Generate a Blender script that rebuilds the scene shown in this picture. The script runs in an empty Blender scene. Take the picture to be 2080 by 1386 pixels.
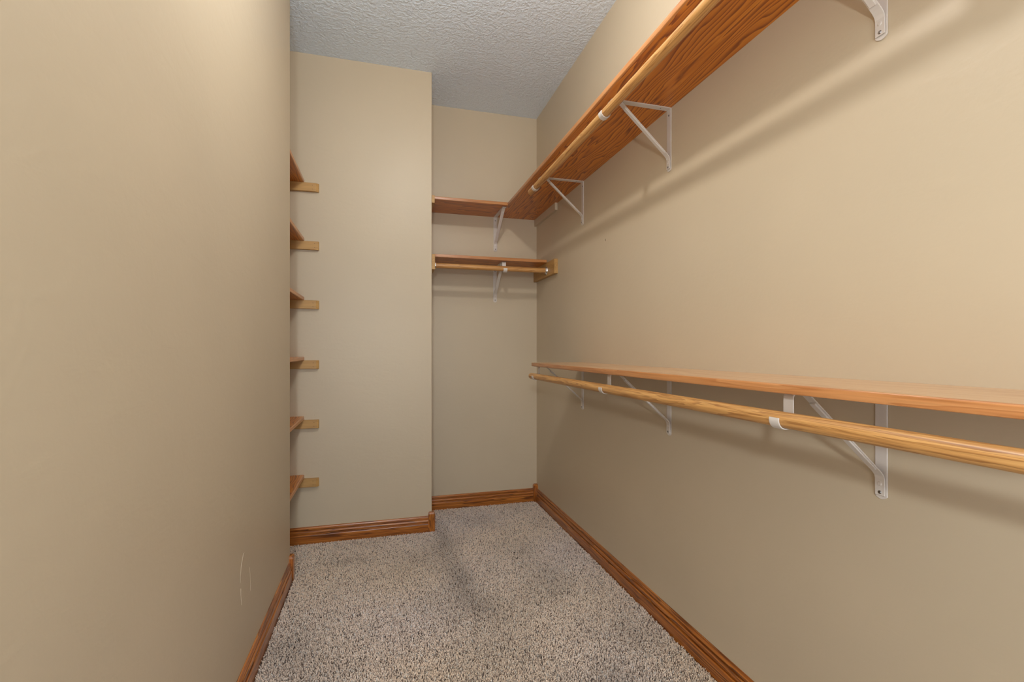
import bpy, bmesh, math, random
import numpy as np
from mathutils import Vector, Matrix

random.seed(7)
rng = np.random.default_rng(7)
S = bpy.context.scene
C = S.collection

# ------------------------------------------------------------------ camera, world, lights, exposure
CAM_H = 1.08
cam_data = bpy.data.cameras.new('camera')
cam_data.sensor_width = 36.0
cam_data.lens = 958.9 / 2080 * 36.0
cam_data.shift_y = 17.9 / 2080
cam_data.clip_start = 0.02
cam = bpy.data.objects.new('camera', cam_data)
C.objects.link(cam)
cam.location = (0, 0, CAM_H)
cam.rotation_euler = (math.radians(90), 0, -0.2682)
S.camera = cam

S.view_settings.view_transform = 'Standard'
S.view_settings.look = 'None'
S.view_settings.gamma = 1.0
S.view_settings.use_curve_mapping = False
S.view_settings.exposure = 0.0

world = bpy.data.worlds.new('world')
S.world = world
world.use_nodes = True
world.node_tree.nodes['Background'].inputs[0].default_value = (0.84, 0.92, 1.0, 1)
world.node_tree.nodes['Background'].inputs[1].default_value = 4.4

LAMP = (0.22, 1.20, 2.50)
def point_light(name, loc, power, color, radius):
    l = bpy.data.lights.new(name, 'POINT'); l.energy = power; l.color = color; l.shadow_soft_size = radius
    o = bpy.data.objects.new(name, l); o.location = loc; C.objects.link(o); return o
def area_light(name, loc, target, power, color, size):
    l = bpy.data.lights.new(name, 'AREA'); l.energy = power; l.color = color; l.size = size; l.shape = 'DISK'
    o = bpy.data.objects.new(name, l); o.location = loc
    o.rotation_euler = (Vector(target) - Vector(loc)).to_track_quat('-Z', 'Y').to_euler()
    C.objects.link(o); return o
point_light('ceiling_lamp_light', LAMP, 27.0, (1.0, 0.975, 0.94), 0.038)
area_light('flash_light', (-0.17, -0.45, 1.43), (0.95, 1.8, 0.95), 12.0, (0.90, 0.96, 1.0), 0.09)

# ------------------------------------------------------------------ dimensions
XR, YF, YS, XS, HC, XL, YL = 1.0715, 3.229, 2.854, 0.286, 2.741, -0.42, 2.426
YB = -0.80          # entrance wall behind the camera
XA = -0.80          # back of the shelf alcove
US, LS, MS = 2.012, 0.991, 1.655   # undersides of the upper, lower and middle shelves
SX = 0.781          # front edge of the right hand shelves
ST = 0.0195         # shelf thickness
BY = [0.794, 1.599, 2.417]         # bracket stations along the right wall
BX = 0.7635

# ------------------------------------------------------------------ materials
def new_mat(name):
    m = bpy.data.materials.new(name); m.use_nodes = True
    nt = m.node_tree
    return m, nt, nt.nodes['Principled BSDF']
def lnk(nt, a, b): nt.links.new(a, b)
def noise(nt, scale, detail=3, rough=0.5, dist=0.0, vec=None):
    n = nt.nodes.new('ShaderNodeTexNoise'); n.inputs['Scale'].default_value = scale
    n.inputs['Detail'].default_value = detail; n.inputs['Roughness'].default_value = rough
    n.inputs['Distortion'].default_value = dist
    if vec is not None: lnk(nt, vec, n.inputs['Vector'])
    return n
def ramp(nt, fac, stops, interp='LINEAR'):
    r = nt.nodes.new('ShaderNodeValToRGB'); r.color_ramp.interpolation = interp
    e = r.color_ramp.elements
    while len(e) > 1: e.remove(e[-1])
    e[0].position = stops[0][0]; e[0].color = (*stops[0][1], 1)
    for p, c in stops[1:]:
        k = e.new(p); k.color = (*c, 1)
    lnk(nt, fac, r.inputs[0]); return r
def math_node(nt, op, a, b=None):
    n = nt.nodes.new('ShaderNodeMath'); n.operation = op
    for i, v in enumerate((a, b)):
        if v is None: continue
        if isinstance(v, (int, float)): n.inputs[i].default_value = v
        else: lnk(nt, v, n.inputs[i])
    return n.outputs[0]
def coords(nt, scale=(1, 1, 1), rot=(0, 0, 0), loc=(0, 0, 0)):
    t = nt.nodes.new('ShaderNodeTexCoord'); m = nt.nodes.new('ShaderNodeMapping')
    m.inputs['Scale'].default_value = scale; m.inputs['Rotation'].default_value = rot
    m.inputs['Location'].default_value = loc
    lnk(nt, t.outputs['Object'], m.inputs[0]); return m.outputs[0]
def bump(nt, bsdf, height, strength, dist):
    b = nt.nodes.new('ShaderNodeBump'); b.inputs['Strength'].default_value = strength
    b.inputs['Distance'].default_value = dist
    lnk(nt, height, b.inputs['Height']); lnk(nt, b.outputs[0], bsdf.inputs['Normal'])

def paint_mat(name, col, tex=0.25):
    m, nt, b = new_mat(name)
    v = coords(nt)
    n1 = noise(nt, 1.3, 3, 0.5, 0.2, v)
    r = ramp(nt, n1.outputs['Fac'], [(0.35, tuple(c * 0.965 for c in col)), (0.65, tuple(min(1, c * 1.03) for c in col))])
    lnk(nt, r.outputs[0], b.inputs['Base Color'])
    b.inputs['Roughness'].default_value = 0.42
    b.inputs['Specular IOR Level'].default_value = 0.4
    n2 = noise(nt, 70, 2, 0.5, 0.3, v)
    n3 = noise(nt, 9, 3, 0.5, 0.6, coords(nt, (1, 1, 2.5)))
    h = math_node(nt, 'ADD', math_node(nt, 'MULTIPLY', n2.outputs['Fac'], 0.35), n3.outputs['Fac'])
    bump(nt, b, h, tex, 0.004)
    return m

def ceiling_mat():
    m, nt, b = new_mat('ceiling_texture')
    v = coords(nt)
    b.inputs['Base Color'].default_value = (0.77, 0.88, 1.0, 1)
    b.inputs['Roughness'].default_value = 0.6
    a = noise(nt, 68, 2, 0.5, 0.35, v)
    c = noise(nt, 120, 2, 0.5, 0.3, v)
    ra = ramp(nt, a.outputs['Fac'], [(0.42, (0, 0, 0)), (0.60, (1, 1, 1))])
    h = math_node(nt, 'ADD', math_node(nt, 'MULTIPLY', ra.outputs[0], 0.8), math_node(nt, 'MULTIPLY', c.outputs['Fac'], 0.7))
    bump(nt, b, h, 0.6, 0.0042)
    return m

def wood_mat(name, light, mid, dark, axis='Y', cross=7.0, rings=11.0, rough=0.35, coat=0.25, stretch=0.10,
             streak=0.35, seed=0.0, stripes=0.0):
    """axis = grain direction in object space"""
    m, nt, b = new_mat(name)
    sc = {'X': (stretch, 1, 1), 'Y': (1, stretch, 1), 'Z': (1, 1, stretch)}[axis]
    v = coords(nt, sc, (0, 0, 0), (seed, seed * 1.7, seed * 0.6))
    n = noise(nt, cross, 3.0, 0.5, 0.35, v)
    g = math_node(nt, 'MULTIPLY', n.outputs['Fac'], rings)
    if stripes:
        sx = nt.nodes.new('ShaderNodeSeparateXYZ'); lnk(nt, v, sx.inputs[0])
        g = math_node(nt, 'ADD', g, math_node(nt, 'MULTIPLY', math_node(nt, 'ADD', sx.outputs[{'X': 1, 'Y': 0, 'Z': 0}[axis]], sx.outputs[2] if axis != 'Z' else sx.outputs[1]), stripes))
    f = math_node(nt, 'FRACT', g)
    sc2 = {'X': (0.025, 1, 1), 'Y': (1, 0.025, 1), 'Z': (1, 1, 0.025)}[axis]
    v2 = coords(nt, sc2, (0, 0, 0), (seed, seed, seed))
    fine = noise(nt, 260, 2, 0.6, 0.0, v2)
    r = ramp(nt, f, [(0.0, light), (0.50, mid), (0.79, dark), (0.86, dark), (0.92, light), (1.0, light)])
    r2 = ramp(nt, fine.outputs['Fac'], [(0.35, tuple(c * 0.62 for c in mid)), (0.62, light)])
    mx = nt.nodes.new('ShaderNodeMix'); mx.data_type = 'RGBA'; mx.inputs[0].default_value = streak
    lnk(nt, r.outputs[0], mx.inputs[6]); lnk(nt, r2.outputs[0], mx.inputs[7])
    # slow tonal drift
    n4 = noise(nt, 2.2, 2, 0.5, 0, v)
    r4 = ramp(nt, n4.outputs['Fac'], [(0.3, (0.84, 0.82, 0.80)), (0.7, (1.0, 1.0, 1.0))])
    mm = nt.nodes.new('ShaderNodeMix'); mm.data_type = 'RGBA'; mm.blend_type = 'MULTIPLY'; mm.inputs[0].default_value = 1.0
    lnk(nt, mx.outputs[2], mm.inputs[6]); lnk(nt, r4.outputs[0], mm.inputs[7])
    lnk(nt, mm.outputs[2], b.inputs['Base Color'])
    b.inputs['Roughness'].default_value = rough
    b.inputs['Coat Weight'].default_value = coat
    b.inputs['Coat Roughness'].default_value = 0.25
    bump(nt, b, fine.outputs['Fac'], 0.12, 0.001)
    return m

def plain_mat(name, col, rough=0.4, metal=0.0, var=0.05):
    m, nt, b = new_mat(name)
    n = noise(nt, 35, 3, 0.5, 0, coords(nt))
    r = ramp(nt, n.outputs['Fac'], [(0.3, tuple(c * (1 - var) for c in col)), (0.7, tuple(min(1, c * (1 + var)) for c in col))])
    lnk(nt, r.outputs[0], b.inputs['Base Color'])
    b.inputs['Roughness'].default_value = rough; b.inputs['Metallic'].default_value = metal
    return m

WALLC = (0.575, 0.474, 0.335)
M_wall = paint_mat('beige_wall_paint', WALLC, 0.22)
M_ceil = ceiling_mat()
SHL, SHM, SHD = (0.72, 0.25, 0.020), (0.58, 0.165, 0.006), (0.20, 0.028, 0.001)
M_shelfY = wood_mat('shelf_plywood_along_room', SHL, SHM, SHD, 'Y', 10, 11, seed=0.3, streak=0.2, coat=0.25, stretch=0.14, stripes=48)
M_shelfX = wood_mat('shelf_plywood_across_room', SHL, SHM, SHD, 'X', 10, 11, seed=2.1, streak=0.2, coat=0.25, stretch=0.14, stripes=48)
M_shelfLit = wood_mat('shelf_plywood_flash_wash', (0.76, 0.43, 0.20), (0.73, 0.39, 0.17), (0.60, 0.27, 0.09), 'Y', 8, 10, seed=4.3, streak=0.25, coat=1.0, stretch=0.10)  # same plywood, paler with faint grain: flash wash and sheen put into the colour
M_nosY = wood_mat('shelf_edge_band', (0.66, 0.30, 0.11), (0.60, 0.25, 0.08), (0.45, 0.16, 0.045), 'Y', 40, 5, stretch=0.05, seed=0.8)
M_nosX = wood_mat('shelf_edge_band_x', (0.66, 0.30, 0.11), (0.60, 0.25, 0.08), (0.45, 0.16, 0.045), 'X', 40, 5, stretch=0.05, seed=1.8)
M_rodY = wood_mat('closet_rod_wood', (0.68, 0.37, 0.125), (0.60, 0.29, 0.085), (0.26, 0.085, 0.018), 'Y', 60, 7, rough=0.4, coat=0.15, stretch=0.035, seed=0.2, streak=0.45)
M_rodX = wood_mat('closet_rod_wood_x', (0.66, 0.35, 0.12), (0.60, 0.29, 0.085), (0.26, 0.085, 0.018), 'X', 60, 7, rough=0.4, coat=0.15, stretch=0.035, seed=1.2, streak=0.45)
M_cleat = wood_mat('tan_cleat_paint', (0.60, 0.345, 0.115), (0.56, 0.315, 0.10), (0.48, 0.26, 0.08), 'X', 30, 3, rough=0.5, coat=0.05, stretch=0.1, seed=0.5)
M_cleatY = wood_mat('tan_cleat_paint_y', (0.58, 0.335, 0.115), (0.53, 0.30, 0.095), (0.44, 0.24, 0.075), 'Y', 30, 3, rough=0.5, coat=0.05, stretch=0.1, seed=0.5)
OL, OM, OD = (0.60, 0.215, 0.035), (0.36, 0.095, 0.010), (0.06, 0.007, 0.001)
M_oakX = wood_mat('oak_baseboard_x', OL, OM, OD, 'X', 30, 9, rough=0.3, coat=0.5, stretch=0.035, seed=0.4, streak=0.25, stripes=60)
M_oakY = wood_mat('oak_baseboard_y', OL, OM, OD, 'Y', 30, 9, rough=0.3, coat=0.5, stretch=0.035, seed=1.4, streak=0.25, stripes=60)
M_oakZ = wood_mat('oak_corner_block', OL, OM, OD, 'Z', 30, 7, rough=0.3, coat=0.4, stretch=0.12, seed=0.9)
M_metal = plain_mat('cream_painted_steel', (0.66, 0.60, 0.545), 0.32, 0.0, 0.02)
M_screw = plain_mat('steel_screw', (0.30, 0.29, 0.28), 0.3, 1.0, 0.1)
M_chrome = plain_mat('bright_rod_socket', (0.80, 0.79, 0.77), 0.22, 0.9, 0.03)
M_hole = plain_mat('dark_nail_hole', (0.09, 0.055, 0.03), 0.8)
M_scuff = plain_mat('pale_scuff', (0.66, 0.57, 0.44), 0.6)
M_white = plain_mat('white_ceramic', (0.8, 0.8, 0.78), 0.3)

# ------------------------------------------------------------------ mesh helpers
def box(bm, lo, hi):
    r = bmesh.ops.create_cube(bm, size=1.0)
    c = [(a + b) / 2 for a, b in zip(lo, hi)]; s = [b - a for a, b in zip(lo, hi)]
    bmesh.ops.scale(bm, vec=s, verts=r['verts']); bmesh.ops.translate(bm, vec=c, verts=r['verts'])
    return r['verts']
def prism(bm, poly, lo, hi, axis='Z'):
    """extrude a 2-D polygon along an axis; poly lies in the plane of the other two axes in (X,Y,Z) order"""
    def P(a, b, t):
        return {'Z': (a, b, t), 'Y': (a, t, b), 'X': (t, a, b)}[axis]
    va = [bm.verts.new(P(a, b, lo)) for a, b in poly]; vb = [bm.verts.new(P(a, b, hi)) for a, b in poly]
    n = len(poly)
    bm.faces.new(va); bm.faces.new(vb[::-1])
    for i in range(n): bm.faces.new((va[i], vb[i], vb[(i + 1) % n], va[(i + 1) % n]))
    return va + vb
def cyl(bm, p0, p1, r, seg=24, r2=None):
    p0, p1 = Vector(p0), Vector(p1); d = p1 - p0
    q = bmesh.ops.create_cone(bm, cap_ends=True, segments=seg, radius1=r, radius2=r if r2 is None else r2, depth=d.length)
    M = Matrix.Translation((p0 + p1) / 2) @ d.to_track_quat('Z', 'Y').to_matrix().to_4x4()
    bmesh.ops.transform(bm, matrix=M, verts=q['verts']); return q['verts']
def bevel(bm, w, seg=2, sel=None):
    edges = [e for e in bm.edges if (sel is None or sel(e))]
    bmesh.ops.bevel(bm, geom=edges, offset=w, segments=seg, profile=0.5, affect='EDGES')
def obj(name, bm, mat, parent=None, smooth=False, origin=None, mat2=None):
    bmesh.ops.recalc_face_normals(bm, faces=bm.faces)
    if origin is not None: bmesh.ops.translate(bm, vec=-Vector(origin), verts=bm.verts)
    me = bpy.data.meshes.new(name); bm.to_mesh(me); bm.free()
    if mat: me.materials.append(mat)
    if mat2: me.materials.append(mat2)
    if smooth:
        for p in me.polygons: p.use_smooth = True
        try: me.set_sharp_from_angle(angle=math.radians(35))
        except Exception: pass
    o = bpy.data.objects.new(name, me); C.objects.link(o)
    if origin is not None: o.location = origin
    if parent: o.parent = parent
    return o
def tag(o, label=None, cat=None, group=None, kind=None):
    if label: o['label'] = label
    if cat: o['category'] = cat
    if group: o['group'] = group
    if kind: o['kind'] = kind
    return o
def empty(name, loc, rz=0.0):
    o = bpy.data.objects.new(name, None); o.empty_display_size = 0.05
    o.location = loc; o.rotation_euler = (0, 0, rz); C.objects.link(o); return o
def vertical(e): return abs((e.verts[0].co - e.verts[1].co).normalized().z) > 0.99

# ------------------------------------------------------------------ setting
def struct(name, bm, mat, label, cat='wall', **k):
    return tag(obj(name, bm, mat, **k), label, cat, None, 'structure')
PILE = -0.012
bm = bmesh.new(); box(bm, (-0.95, YB - 0.1, PILE - 0.08), (XR + 0.1, YF + 0.1, PILE))
M_back = plain_mat('carpet_backing', (0.16, 0.125, 0.10), 0.9)
floor = struct('floor', bm, M_back, 'closet floor under the beige carpet', 'floor')
bm = bmesh.new(); box(bm, (-0.95, YB - 0.1, HC), (XR + 0.1, YF + 0.1, HC + 0.08))
struct('ceiling', bm, M_ceil, 'pale grey textured ceiling', 'ceiling')
bm = bmesh.new(); box(bm, (XR, YB - 0.1, PILE), (XR + 0.1, YF + 0.1, HC))
wall_right = struct('wall_right', bm, M_wall, 'long beige wall carrying the double shelves and rods')
bm = bmesh.new(); box(bm, (XS, YF, PILE), (XR, YF + 0.1, HC))
wall_far = struct('wall_far', bm, M_wall, 'narrow beige end wall at the far end')
bm = bmesh.new(); box(bm, (-0.95, YS, PILE), (XS, YF + 0.1, HC))
bevel(bm, 0.003, 3, lambda e: vertical(e) and e.verts[0].co.x > 0 and e.verts[0].co.y < YS + .01)
wall_step = struct('wall_step', bm, M_wall, 'beige wall standing forward beside the end wall', smooth=False)
bm = bmesh.new(); box(bm, (-0.95, YL, PILE), (XA, YS, HC))
struct('wall_alcove', bm, M_wall, 'beige back wall of the narrow shelf alcove')
bm = bmesh.new(); box(bm, (-0.95, YB - 0.1, PILE), (XL, YL, HC))
bevel(bm, 0.003, 3, lambda e: vertical(e) and e.verts[0].co.x > -0.5 and e.verts[0].co.y > YL - .01)
wall_left = struct('wall_left', bm, M_wall, 'plain beige wall close on the left side')
# entrance wall behind the camera with its open doorway
bm = bmesh.new()
prism(bm, [(XL, PILE), (-0.30, PILE), (-0.30, 2.05), (0.50, 2.05), (0.50, PILE), (XR, PILE), (XR, HC), (XL, HC)], YB - 0.1, YB, 'Y')
struct('wall_entrance', bm, M_wall, 'beige entrance wall with open doorway behind the camera')

# ------------------------------------------------------------------ baseboards
BH, BT = 0.088, 0.014
prof = [(0, PILE), (BT, PILE), (BT, 0.040), (BT - .0008, 0.0425), (BT - .003, 0.0440), (BT - .0082, 0.0445), (BT - .0085, 0.0482), (BT - .0045, 0.0495),
        (BT - .0028, 0.053), (BT - .0025, 0.058), (BT - .0035, 0.063), (BT - .0060, 0.0655), (BT - .0098, 0.0665), (BT - .0100, 0.0700), (BT - .0062, 0.0712),
        (BT - .0046, 0.0745), (BT - .0050, 0.0785), (BT - .0075, 0.0805), (BT - .0085, 0.083), (BT - .0090, 0.0865), (0.002, BH), (0, BH)]
def baseboard(name, side, a, b, mat, label):
    bm = bmesh.new()
    if side == 'right': poly = [(XR - d, z) for d, z in prof]; ax = 'Y'
    if side == 'left': poly = [(XL + d, z) for d, z in prof]; ax = 'Y'
    if side == 'far': poly = [(YF - d, z) for d, z in prof]; ax = 'X'
    if side == 'step': poly = [(YS - d, z) for d, z in prof]; ax = 'X'
    if side == 'return': poly = [(XS + d, z) for d, z in prof]; ax = 'Y'
    prism(bm, poly, a, b, ax)
    return struct(name, bm, mat, label, 'baseboard')
CB = 0.030
baseboard('baseboard_right', 'right', YB, YF - CB, M_oakY, 'moulded oak baseboard along the right wall')
baseboard('baseboard_left', 'left', YB, YL - 0.022, M_oakY, 'moulded oak baseboard along the left wall')
baseboard('baseboard_far', 'far', XS + BT, XR - CB, M_oakX, 'short oak baseboard on the narrow end wall')
baseboard('baseboard_step', 'step', XA, XS - 0.022, M_oakX, 'oak baseboard under the wall left of the end wall')
baseboard('baseboard_return', 'return', YS + 0.022, YF, M_oakY, 'oak baseboard on the hidden return of the forward wall')

def corner_block(name, poly, cx, cy, top, label):
    bm = bmesh.new()
    n = len(poly)
    lv = []
    for z, k in ((PILE, 1.0), (top - 0.012, 1.0), (top - 0.004, 0.86), (top, 0.62)):
        lv.append([bm.verts.new((cx + (x - cx) * k, cy + (y - cy) * k, z)) for x, y in poly])
    bm.faces.new(lv[0]); bm.faces.new(lv[-1][::-1])
    for A, B in zip(lv, lv[1:]):
        for i in range(n): bm.faces.new((A[i], B[i], B[(i + 1) % n], A[(i + 1) % n]))
    return struct(name, bm, M_oakZ, label, 'corner block')
c = 0.004
corner_block('trim_1', [(XR, YF), (XR - CB, YF), (XR - CB, YF - CB + c), (XR - CB + c, YF - CB), (XR, YF - CB)], XR, YF, 0.120,
             'oak corner block between end wall and right wall')
a = 0.022; t = 0.018
corner_block('trim_2', [(XS - a, YS), (XS - a, YS - t), (XS + t - c, YS - t), (XS + t, YS - t + c), (XS + t, YS + a), (XS, YS + a), (XS, YS)], XS, YS, 0.113,
             'oak block on the outer corner beside the end wall')
corner_block('trim_3', [(XL, YL - a), (XL + t, YL - a), (XL + t, YL + t - c), (XL + t - c, YL + t), (XL - a, YL + t), (XL - a, YL), (XL, YL)], XL, YL, 0.113,
             'oak block at the outer end of the left wall')

# ------------------------------------------------------------------ shelves
def board(name, lo, hi, mat, nose_mat, nose, label, group):
    """plywood board with a rounded solid edge band (nose: '-X', '-Y' or '+X')"""
    w = 0.007
    lo, hi = list(lo), list(hi)
    bl, bh = lo[:], hi[:]; nl, nh = lo[:], hi[:]
    ax = 'XYZ'.index(nose[1])
    if nose[0] == '-': bl[ax] += w; nh[ax] = lo[ax] + w
    else: bh[ax] -= w; nl[ax] = hi[ax] - w
    org = ((lo[0] + hi[0]) / 2, (lo[1] + hi[1]) / 2, lo[2])
    bm = bmesh.new(); box(bm, bl, bh)
    o = obj(name, bm, mat, origin=org)
    bm = bmesh.new(); box(bm, nl, nh)
    edge = nl[ax] if nose[0] == '-' else nh[ax]
    bevel(bm, 0.0035, 3, lambda e: all(abs(v.co[ax] - edge) < 1e-5 for v in e.verts))
    n = obj('edge_band', bm, nose_mat, parent=o, smooth=True, origin=None)
    n.data.transform(Matrix.Translation(-Vector(org)))
    tag(n, 'lighter solid wood front edge')
    tag(o, label, 'shelf', group)
    return o
YE = 0.33
board('closet_shelf', (SX, YE, US), (XR, YF, US + ST), M_shelfY, M_nosY, '-X',
      'long orange-brown plywood shelf high on the right wall', 'long shelves on the right wall')
board('closet_shelf', (SX, YE, LS), (XR, 2.446, LS + ST), M_shelfLit, M_nosY, '-X',
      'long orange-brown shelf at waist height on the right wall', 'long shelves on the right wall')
board('closet_shelf', (XS, 2.941, US), (SX, YF, US + ST), M_shelfX, M_nosX, '-Y',
      'upper short shelf on the end wall, joined to the long high shelf', 'short shelves on the end wall')
board('closet_shelf', (XS + .021, 2.941, MS), (XR - .0245, YF, MS + ST), M_shelfX, M_nosX, '-Y',
      'lower short shelf on the end wall, right above a rod', 'short shelves on the end wall')
AZ = [2.012, 1.686, 1.356, 1.021, 0.688, 0.361]
ordn = ['highest', 'second highest', 'third highest', 'third lowest', 'second lowest', 'lowest']
view = ['seen from below', 'seen from below', 'seen from below', 'seen edge on', 'seen from above', 'seen from above']
for z, w, s in zip(AZ, ordn, view):
    board('alcove_shelf', (XA, YL, z), (XL, YS, z + ST), M_shelfY, M_nosY, '+X',
          '%s of six orange-brown shelves peeking past the left wall, %s' % (w, s), 'alcove shelves behind the left wall')

# ------------------------------------------------------------------ cleats
def nail(parent, loc, direction, r=0.0022):
    bm = bmesh.new(); d = Vector(direction)
    cyl(bm, Vector(loc) - d * 0.001, Vector(loc) + d * 0.0004, r, 10)
    return obj('nail_head', bm, M_hole, parent=parent)
CT = 0.020
for i, (z, w) in enumerate(zip(AZ, ordn)):
    ch = [0.012, 0.004, 0.010, 0.009, 0.006, 0.010][i]
    xe = -0.343
    bm = bmesh.new()
    prism(bm, [(XA, YS), (XA, YS - CT), (xe - ch * 1.4, YS - CT), (xe, YS - CT + ch * 0.95), (xe, YS)], z - 0.047, z, 'Z')
    bevel(bm, 0.001, 1)
    o = obj('shelf_cleat', bm, M_cleat, origin=(-0.55, YS, z - 0.047))
    tag(o, 'tan wooden support strip under the %s alcove shelf' % w, 'shelf support', 'support strips of the alcove shelves')
    for dz in (0.012, 0.033):
        n = nail(o, (0, 0, 0), (0, -1, 0), 0.0016); n.location = (xe - ch * 1.4 - 0.016 + 0.55, -CT, dz)
def side_cleat(label, lo, hi, mat, group, rnd=0.0):
    bm = bmesh.new(); box(bm, lo, hi)
    if rnd:
        bevel(bm, rnd, 4, lambda e: abs(e.verts[0].co.y - lo[1]) < 1e-5 and abs(e.verts[1].co.y - lo[1]) < 1e-5 and vertical(e))
    bevel(bm, 0.001, 1)
    o = obj('shelf_cleat', bm, mat, origin=((lo[0] + hi[0]) / 2, (lo[1] + hi[1]) / 2, lo[2]))
    return tag(o, label, 'shelf support', group)
G = 'support strips of the end wall shelves'
side_cleat('beige-painted strip under the high shelf in the far right corner', (XR - 0.019, 2.805, US - 0.046), (XR, YF, US), M_wall, G, 0.004)
rc = side_cleat('broad tan wooden strip on the right wall holding the rod end', (XR - 0.024, 2.805, MS - 0.090), (XR, YF, MS + .002), M_cleatY, G)
side_cleat('tan strip end at the left of the upper short shelf', (XS, 2.866, US - 0.046), (XS + 0.019, YF, US), M_cleatY, G)
lc = side_cleat('tan strip at the left end of the short rod', (XS, 2.866, MS - 0.090), (XS + 0.021, YF, MS + .002), M_cleatY, G)

# ------------------------------------------------------------------ rods
RR = 0.0165
def rod(label, p0, p1, mat, group):
    bm = bmesh.new(); cyl(bm, p0, p1, RR, 40)
    bevel(bm, 0.0015, 1, lambda e: len(e.link_faces) == 2 and any(len(f.verts) > 8 for f in e.link_faces))
    org = tuple((a + b) / 2 for a, b in zip(p0, p1))
    o = obj('closet_rod', bm, mat, smooth=True, origin=org)
    return tag(o, label, 'rod', group)
DR = 0.055
rod('long round wooden hanging rod under the high right shelf', (XR - .2755, YE - .01, US - DR), (XR - .2755, 2.505, US - DR), M_rodY, 'long hanging rods')
rod('long round wooden hanging rod under the waist-high shelf', (XR - .2755, YE - .01, LS - DR), (XR - .2755, 2.492, LS - DR), M_rodY, 'long hanging rods')
rod('short wooden rod spanning the end wall under its lower shelf', (XS + .023, YF - .2755, MS - DR + .004), (XR - .0265, YF - .2755, MS - DR + .004), M_rodX, None)
# rod sockets: round flange with an open cup and two screws
def socket(x, sgn, label):
    zc = MS - DR + .004; yc = YF - .2755
    e = empty('rod_socket', (x, yc, zc))
    tag(e, label, 'rod socket', 'rod sockets on the end wall rod')
    bm = bmesh.new(); cyl(bm, (0, 0, 0), (sgn * 0.002, 0, 0), 0.028, 28); obj('flange', bm, M_chrome, parent=e, smooth=True)
    bm = bmesh.new()
    n = 20
    pr = []
    for k in range(n + 1):
        an = math.radians(180 + 180 * k / n)
        pr.append((math.cos(an), math.sin(an)))
    R0, R1 = RR + 0.0008, RR + 0.003
    poly = [(R1 * a, R1 * b) for a, b in pr] + [(R1, 0.012), (R0, 0.012)] + [(R0 * a, R0 * b) for a, b in reversed(pr)] + [(-R0, 0.012), (-R1, 0.012)]
    prism(bm, poly, 0.002 * sgn, 0.013 * sgn, 'X'); obj('cup', bm, M_chrome, parent=e, smooth=True)
    for dz in (0.0225, -0.0225):
        bm = bmesh.new(); cyl(bm, (sgn * 0.002, 0, dz), (sgn * 0.0035, 0, dz), 0.0038, 12); obj('screw', bm, M_screw, parent=e)
socket(XR - 0.024, -1, 'bright metal rod socket on the broad tan strip at right')
socket(XS + 0.021, 1, 'small metal rod socket at the left end of the short rod')

# ------------------------------------------------------------------ brackets
def strap(bm, pts, w, th):
    """flat strip of width w (along y) following a polyline of (o, z) points, offset both sides by th/2"""
    P = [Vector((p[0], p[1])) for p in pts]; n = len(P); L, R = [], []
    for i in range(n):
        d0 = (P[i] - P[i - 1]).normalized() if i > 0 else None
        d1 = (P[i + 1] - P[i]).normalized() if i < n - 1 else None
        d = (d0 + d1).normalized() if d0 and d1 else (d0 or d1)
        nn = Vector((-d.y, d.x)); k = 1.0
        if d0 and d1: k = 1.0 / max(0.5, nn.dot(Vector((-d0.y, d0.x))))
        L.append(P[i] + nn * th / 2 * k); R.append(P[i] - nn * th / 2 * k)
    rows = []
    for i in range(n):
        rows.append([bm.verts.new((L[i].x, -w / 2, L[i].y)), bm.verts.new((L[i].x, w / 2, L[i].y)),
                     bm.verts.new((R[i].x, w / 2, R[i].y)), bm.verts.new((R[i].x, -w / 2, R[i].y))])
    bm.faces.new(rows[0]); bm.faces.new(rows[-1][::-1])
    for A, B in zip(rows, rows[1:]):
        for k in range(4): bm.faces.new((A[k], B[k], B[(k + 1) % 4], A[(k + 1) % 4]))
def arc(cx, cz, r, a0, a1, n):
    return [(cx + r * math.cos(math.radians(a0 + (a1 - a0) * k / n)), cz + r * math.sin(math.radians(a0 + (a1 - a0) * k / n))) for k in range(n + 1)]
def rounded_tab(bm, w, ztop, zbot, o0, o1):
    k = 8; poly = [(-w / 2, ztop)]
    drop = 0.007
    for i in range(k + 1):
        u = -1 + 2 * i / k
        poly.append((u * w / 2, zbot + drop * (u * u)))
    poly.append((w / 2, ztop))
    prism(bm, poly, o0, o1, 'X')
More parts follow.
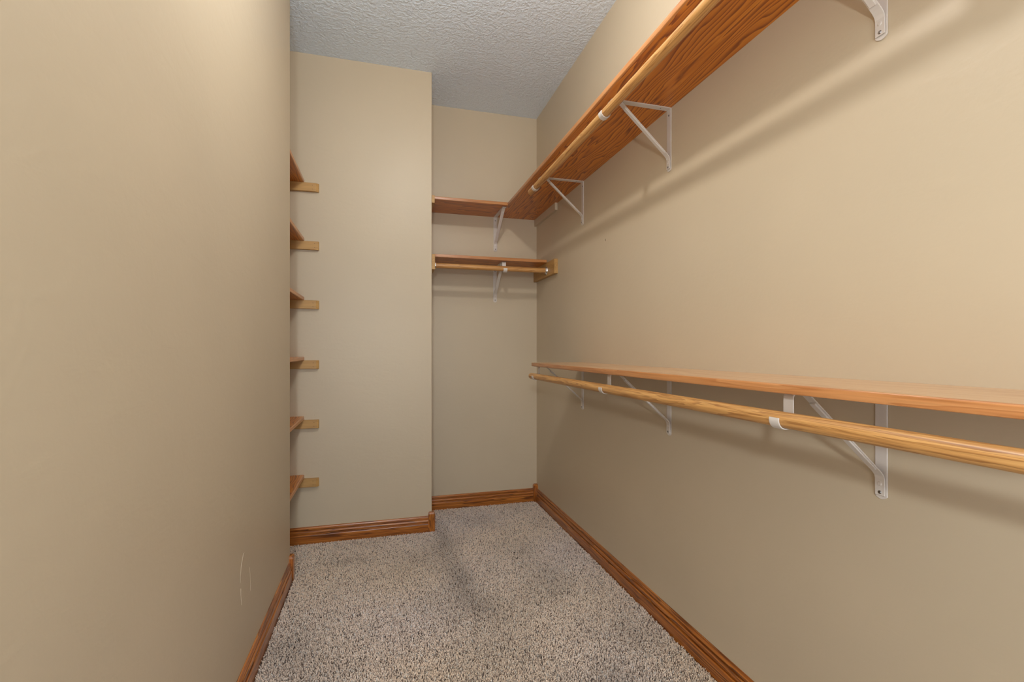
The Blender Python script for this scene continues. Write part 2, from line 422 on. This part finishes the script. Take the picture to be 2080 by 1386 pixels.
def bracket_parts(root, hook, rough_top=True):
    W = 0.0265; TH = 0.003
    bm = bmesh.new(); rounded_tab(bm, W, -0.0015, -0.243, 0.0003, TH + .0003); bevel(bm, 0.0006, 1)
    obj('wall_plate', bm, M_metal, parent=root)
    # support arm under the shelf
    bm = bmesh.new()
    end = 0.2465 if hook else 0.2555
    strap(bm, [(TH + .0005, -0.0018), (0.10, -0.0018), (end, -0.0018)], W * .94, TH); bevel(bm, 0.0005, 1)
    obj('support_arm', bm, M_metal, parent=root)
    # diagonal brace, a pressed channel: flat strip with a raised rib
    o1 = 0.213 if hook else 0.236
    path = [(o1 + .010, -0.0055), (o1 - .002, -0.0065), (o1 - .010, -0.013), (0.016, -0.180), (0.0085, -0.189), (0.0060, -0.197), (0.0058, -0.234)]
    bm = bmesh.new(); strap(bm, path, W * .80, 0.0028); bevel(bm, 0.0005, 1)
    br = obj('brace', bm, M_metal, parent=root)
    bm = bmesh.new(); strap(bm, [(o1 - .018, -0.0245), (0.026, -0.1735)], W * .56, 0.0042); bevel(bm, 0.0012, 2)
    obj('rib', bm, M_metal, parent=br)
    if hook:
        zc = -DR
        oc = 0.2755; r = RR + 0.0022
        pts = [(end, -0.0018)] + arc(oc - r - 0.009, -0.0018 - 0.009, 0.009, 90, 0, 5)
        pts += [(oc - r, zc + 0.012)] + arc(oc, zc, r, 180, 375, 16)
        bm = bmesh.new(); strap(bm, pts, W * .94, 0.0026); bevel(bm, 0.0005, 1)
        obj('rod_hook', bm, M_metal, parent=root, smooth=True)
    else:
        bm = bmesh.new(); strap(bm, [(end, -0.0018), (end + 0.004, -0.003), (end + 0.007, -0.0062)], W * .94, TH)
        obj('arm_tip', bm, M_metal, parent=root)
    for (o, z, nm) in ((0.0075, -0.227, 'screw'), (0.0036, -0.026, 'screw')):
        bm = bmesh.new()
        cyl(bm, (o - .001, 0, z), (o + .0012, 0, z), 0.0046, 16, 0.0030)
        s = obj(nm, bm, M_screw, parent=root, smooth=True); tag(s, 'dark steel screw head')
    bm = bmesh.new(); cyl(bm, (0.0068, 0, -0.208), (0.0086, 0, -0.208), 0.0058, 16, 0.0036); obj('rivet', bm, M_metal, parent=root, smooth=True)
    bm = bmesh.new(); cyl(bm, (0.040, 0, -0.0030), (0.040, 0, -0.0040), 0.0026, 12); obj('screw', bm, M_screw, parent=root)
def copy_tree(o, parent=None):
    c = o.copy(); C.objects.link(c); c.parent = parent
    for ch in list(o.children): copy_tree(ch, c)
    return c
proto = empty('shelf_bracket', (XR, BY[2], US), math.pi)
bracket_parts(proto, True)
names = {0: 'cream metal bracket nearest the camera under the %s shelf', 1: 'middle cream metal bracket with rod hook under the %s shelf',
         2: 'farthest cream metal bracket with rod hook under the %s shelf'}
for lev, (z, w) in enumerate(((US, 'high right'), (LS, 'waist-high right'))):
    for k in (2, 1, 0):
        o = proto if (lev == 0 and k == 2) else copy_tree(proto)
        o.location = (XR, BY[k], z)
        tag(o, names[k] % w, 'bracket', 'shelf and rod brackets on the right wall')
o = copy_tree(proto); o.location = (BX, YF, MS); o.rotation_euler = (0, 0, -math.pi / 2)
tag(o, 'cream metal bracket whose hook holds the short rod, end wall', 'bracket', 'brackets on the end wall')
o = empty('shelf_bracket', (BX + .002, YF, US), -math.pi / 2); bracket_parts(o, False)
tag(o, 'hookless cream bracket under the upper end wall shelf', 'bracket', 'brackets on the end wall')

# ------------------------------------------------------------------ marks on the walls
def mark(parent, name, mat, pts, r, label=None):
    bm = bmesh.new()
    P = [Vector(p) for p in pts]
    for A, B in zip(P, P[1:]): cyl(bm, A, B, r, 5)
    o = obj(name, bm, mat, parent=parent)
    if label: tag(o, label)
    return o
x = XL + .0001
mark(wall_left, 'scuff', M_scuff, [(x, 1.668, 0.437), (x, 1.653, 0.441), (x, 1.640, 0.430), (x, 1.626, 0.41), (x, 1.618, 0.385), (x, 1.618, 0.365)], 0.0006, 'faint curved pale scratch')
mark(wall_left, 'scuff', M_scuff, [(x, 1.621, 0.345), (x, 1.622, 0.325), (x, 1.628, 0.305), (x, 1.631, 0.29)], 0.0008, 'faint pale scratch')
mark(wall_left, 'scuff', M_scuff, [(x, 1.722, 0.365), (x, 1.728, 0.345), (x, 1.733, 0.310), (x, 1.730, 0.285)], 0.0005, 'faint pale scratch')
mark(wall_right, 'nail_hole', M_hole, [(XR, 2.142, 1.632), (XR, 2.142, 1.622)], 0.0014)
mark(wall_right, 'nail_hole', M_scuff, [(XR, 2.24, 1.35), (XR, 2.24, 1.347)], 0.0012)
mark(wall_far, 'nail_hole', M_scuff, [(1.045, YF, .659), (1.047, YF, .656)], 0.0022)
mark(wall_step, 'paint_drip', M_wall, [(-.362, YS, .717), (-.365, YS, .709)], 0.0025)

# ------------------------------------------------------------------ ceiling lamp above the frame
e = empty('ceiling_light', (LAMP[0], LAMP[1], HC))
tag(e, 'plain white ceramic lampholder on the ceiling above the view', 'lamp')
bm = bmesh.new(); cyl(bm, (0, 0, -0.012), (0, 0, 0), 0.055, 32, 0.06); bevel(bm, .002, 1); obj('base', bm, M_white, parent=e, smooth=True)
bm = bmesh.new(); cyl(bm, (0, 0, -0.045), (0, 0, -0.012), 0.022, 24, 0.032); obj('socket', bm, M_white, parent=e, smooth=True)

# ------------------------------------------------------------------ carpet pile
def lowfreq(x, y, seed, n=9, f0=1.2, f1=9.0):
    r = np.random.default_rng(seed); v = np.zeros_like(x)
    for _ in range(n):
        f = r.uniform(f0, f1); a = r.uniform(0, 2 * np.pi); ph = r.uniform(0, 2 * np.pi)
        v += np.sin((x * np.cos(a) + y * np.sin(a)) * f + ph + 0.8 * np.sin(x * f * .7 + ph)) / (1 + f * .12)
    return v / n ** .5
MARKS = [(0.339, 2.74, .22, .05, -1.3), (0.352, 2.25, .20, .06, -1.2), (0.40, 1.96, .10, .07, -.9), (0.905, 1.606, .12, .10, -.9),
         (0.75, 2.185, .30, .16, -.5), (-0.186, 2.554, .05, .12, -.7), (0.717, 1.40, .10, .12, -.9), (-0.314, 1.82, .15, .10, -.7),
         (-0.05, 2.084, .14, .14, .9), (0.60, 2.72, .12, .12, .5), (0.66, 1.60, .16, .10, .8), (-0.25, 2.40, .06, .10, .5),
         (0.13, 1.787, .12, .14, .9), (0.46, 2.38, .16, .045, .9), (0.735, 1.828, .14, .10, .5), (0.86, 1.95, .5, .07, .4)]
def carpet():
    def grid(x0, x1, y0, y1, s):
        gx, gy = np.meshgrid(np.arange(x0 + s / 2, x1, s), np.arange(y0 + s / 2, y1, s))
        gx = gx.ravel(); gy = gy.ravel()
        gx = gx + rng.uniform(-.5, .5, gx.size) * s; gy = gy + rng.uniform(-.5, .5, gy.size) * s
        return gx, gy, np.full(gx.size, s)
    parts = [grid(XL, XR, 0.95, YL, .0040), grid(XL - .12, XR, YL, YS, .0040), grid(XS, XR, YS, YF, .0040), grid(XL, XR, YB, 0.95, .0080)]
    X = np.concatenate([p[0] for p in parts]); Y = np.concatenate([p[1] for p in parts]); SZ = np.concatenate([p[2] for p in parts])
    mg = 0.010
    keep = (X < XR - BT - mg * .4) & ~((X < XL + BT + mg * .4) & (Y < YL + .004)) & (Y < YF - BT - mg * .4) & ~((X < XS + BT + .003) & (Y > YS - BT - .004))
    X, Y, SZ = X[keep], Y[keep], SZ[keep]
    N = X.size
    lf = lowfreq(X, Y, 3); lf2 = lowfreq(X, Y, 5, 10, 5, 22); stripe = lowfreq(X, Y * .25, 11, 8, 6, 20)
    field = 0.6 * stripe + 0.4 * lf + 0.9 * lf2
    field *= 0.6
    # vacuum tracks and footmarks: (x, y, length radius, width radius, strength)
    for bx, by, rl, rw, st in MARKS:
        field += st * np.exp(-((X - bx) / rw) ** 2 - ((Y - by) / rl) ** 2)
    fld = np.clip(field, -1.5, 1.3)
    ang = rng.uniform(0, 2 * np.pi, N)
    lean = rng.uniform(0.3, 1.5, N)
    dx = np.cos(ang) * lean + 0.10 * fld; dy = np.sin(ang) * lean - 0.45 * fld
    hr = (SZ / .004) ** .5
    tz = rng.uniform(-0.0028, 0.0008, N); mz = tz - rng.uniform(.0010, .0022, N) * hr
    off = .0046 * hr
    curl = rng.uniform(-.5, .5, N)
    tx, ty = X + dx * off, Y + dy * off
    mxx, myy = X + (dx * .62 - dy * curl) * off, Y + (dy * .62 + dx * curl) * off
    for arr, lo, hi in ((tx, -9, XR - BT - .001),): np.clip(arr, lo, hi, out=arr)
    np.clip(ty, -9, YF - BT - .001, out=ty)
    W = SZ * rng.uniform(.36, .56, N)
    verts = np.empty((N, 7, 3), np.float32)
    a0 = rng.uniform(0, 2 * np.pi, N)
    for j in range(3):
        a = a0 + j * 2 * np.pi / 3
        verts[:, j] = np.stack([X + np.cos(a) * W, Y + np.sin(a) * W, np.full(N, PILE)], 1)
        verts[:, 3 + j] = np.stack([mxx + np.cos(a + .9) * W * 1.0, myy + np.sin(a + .9) * W * 1.0, mz + np.sin(a * 3) * .0006], 1)
    verts[:, 6] = np.stack([tx, ty, tz], 1)
    base = (np.arange(N) * 7)[:, None, None]
    q = np.array([[0, 1, 4, 3], [1, 2, 5, 4], [2, 0, 3, 5]])[None] + base
    tr = np.array([[3, 4, 6], [4, 5, 6], [5, 3, 6]])[None] + base
    loops = np.concatenate([q.reshape(N, -1), tr.reshape(N, -1)], 1).ravel().astype(np.int32)
    tot = np.tile(np.array([4, 4, 4, 3, 3, 3]), N).astype(np.int32)
    start = np.concatenate([[0], np.cumsum(tot)[:-1]]).astype(np.int32)
    me = bpy.data.meshes.new('carpet_pile')
    me.vertices.add(N * 7); me.vertices.foreach_set('co', verts.ravel())
    me.loops.add(loops.size); me.loops.foreach_set('vertex_index', loops)
    me.polygons.add(tot.size); me.polygons.foreach_set('loop_start', start)
    try: me.polygons.foreach_set('loop_total', tot)
    except Exception: pass
    me.polygons.foreach_set('use_smooth', np.ones(tot.size, bool))
    me.update(calc_edges=True)
    pal = np.array([(0.98, 0.81, 0.675), (0.92, 0.735, 0.60), (0.76, 0.60, 0.49), (0.40, 0.30, 0.245), (0.15, 0.105, 0.08), (0.86, 0.79, 0.73)])
    pr = np.array([.35, .25, .14, .09, .08, .09]); pr = pr / pr.sum()
    idx = rng.choice(6, N, p=pr)
    col = pal[idx] * rng.uniform(.88, 1.08, (N, 1))
    col = col * (1 + 0.25 * fld)[:, None]
    # warm and cool yarn lots
    wm = np.clip(lowfreq(X, Y, 21, 8, 2, 10), -1, 1)[:, None]
    col = col * (1 + wm * np.array([.03, 0.0, -.09]))
    col = col / np.maximum(1.0, col.max(1, keepdims=True))
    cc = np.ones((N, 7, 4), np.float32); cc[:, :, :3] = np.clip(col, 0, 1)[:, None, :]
    cc[:, :3, :3] *= .6  # tuft roots darkened: shade of the gaps painted into the yarn colour
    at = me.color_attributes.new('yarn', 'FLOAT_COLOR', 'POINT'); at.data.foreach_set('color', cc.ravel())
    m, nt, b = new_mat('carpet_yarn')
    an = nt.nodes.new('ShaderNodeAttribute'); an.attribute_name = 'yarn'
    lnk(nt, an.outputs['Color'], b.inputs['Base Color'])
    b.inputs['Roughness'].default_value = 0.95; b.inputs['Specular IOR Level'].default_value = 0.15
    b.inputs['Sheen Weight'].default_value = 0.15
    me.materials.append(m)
    o = bpy.data.objects.new('carpet', me); C.objects.link(o)
    tag(o, 'speckled beige and brown twisted-pile carpet covering the floor', 'carpet', None, 'stuff')
    return o
carpet()
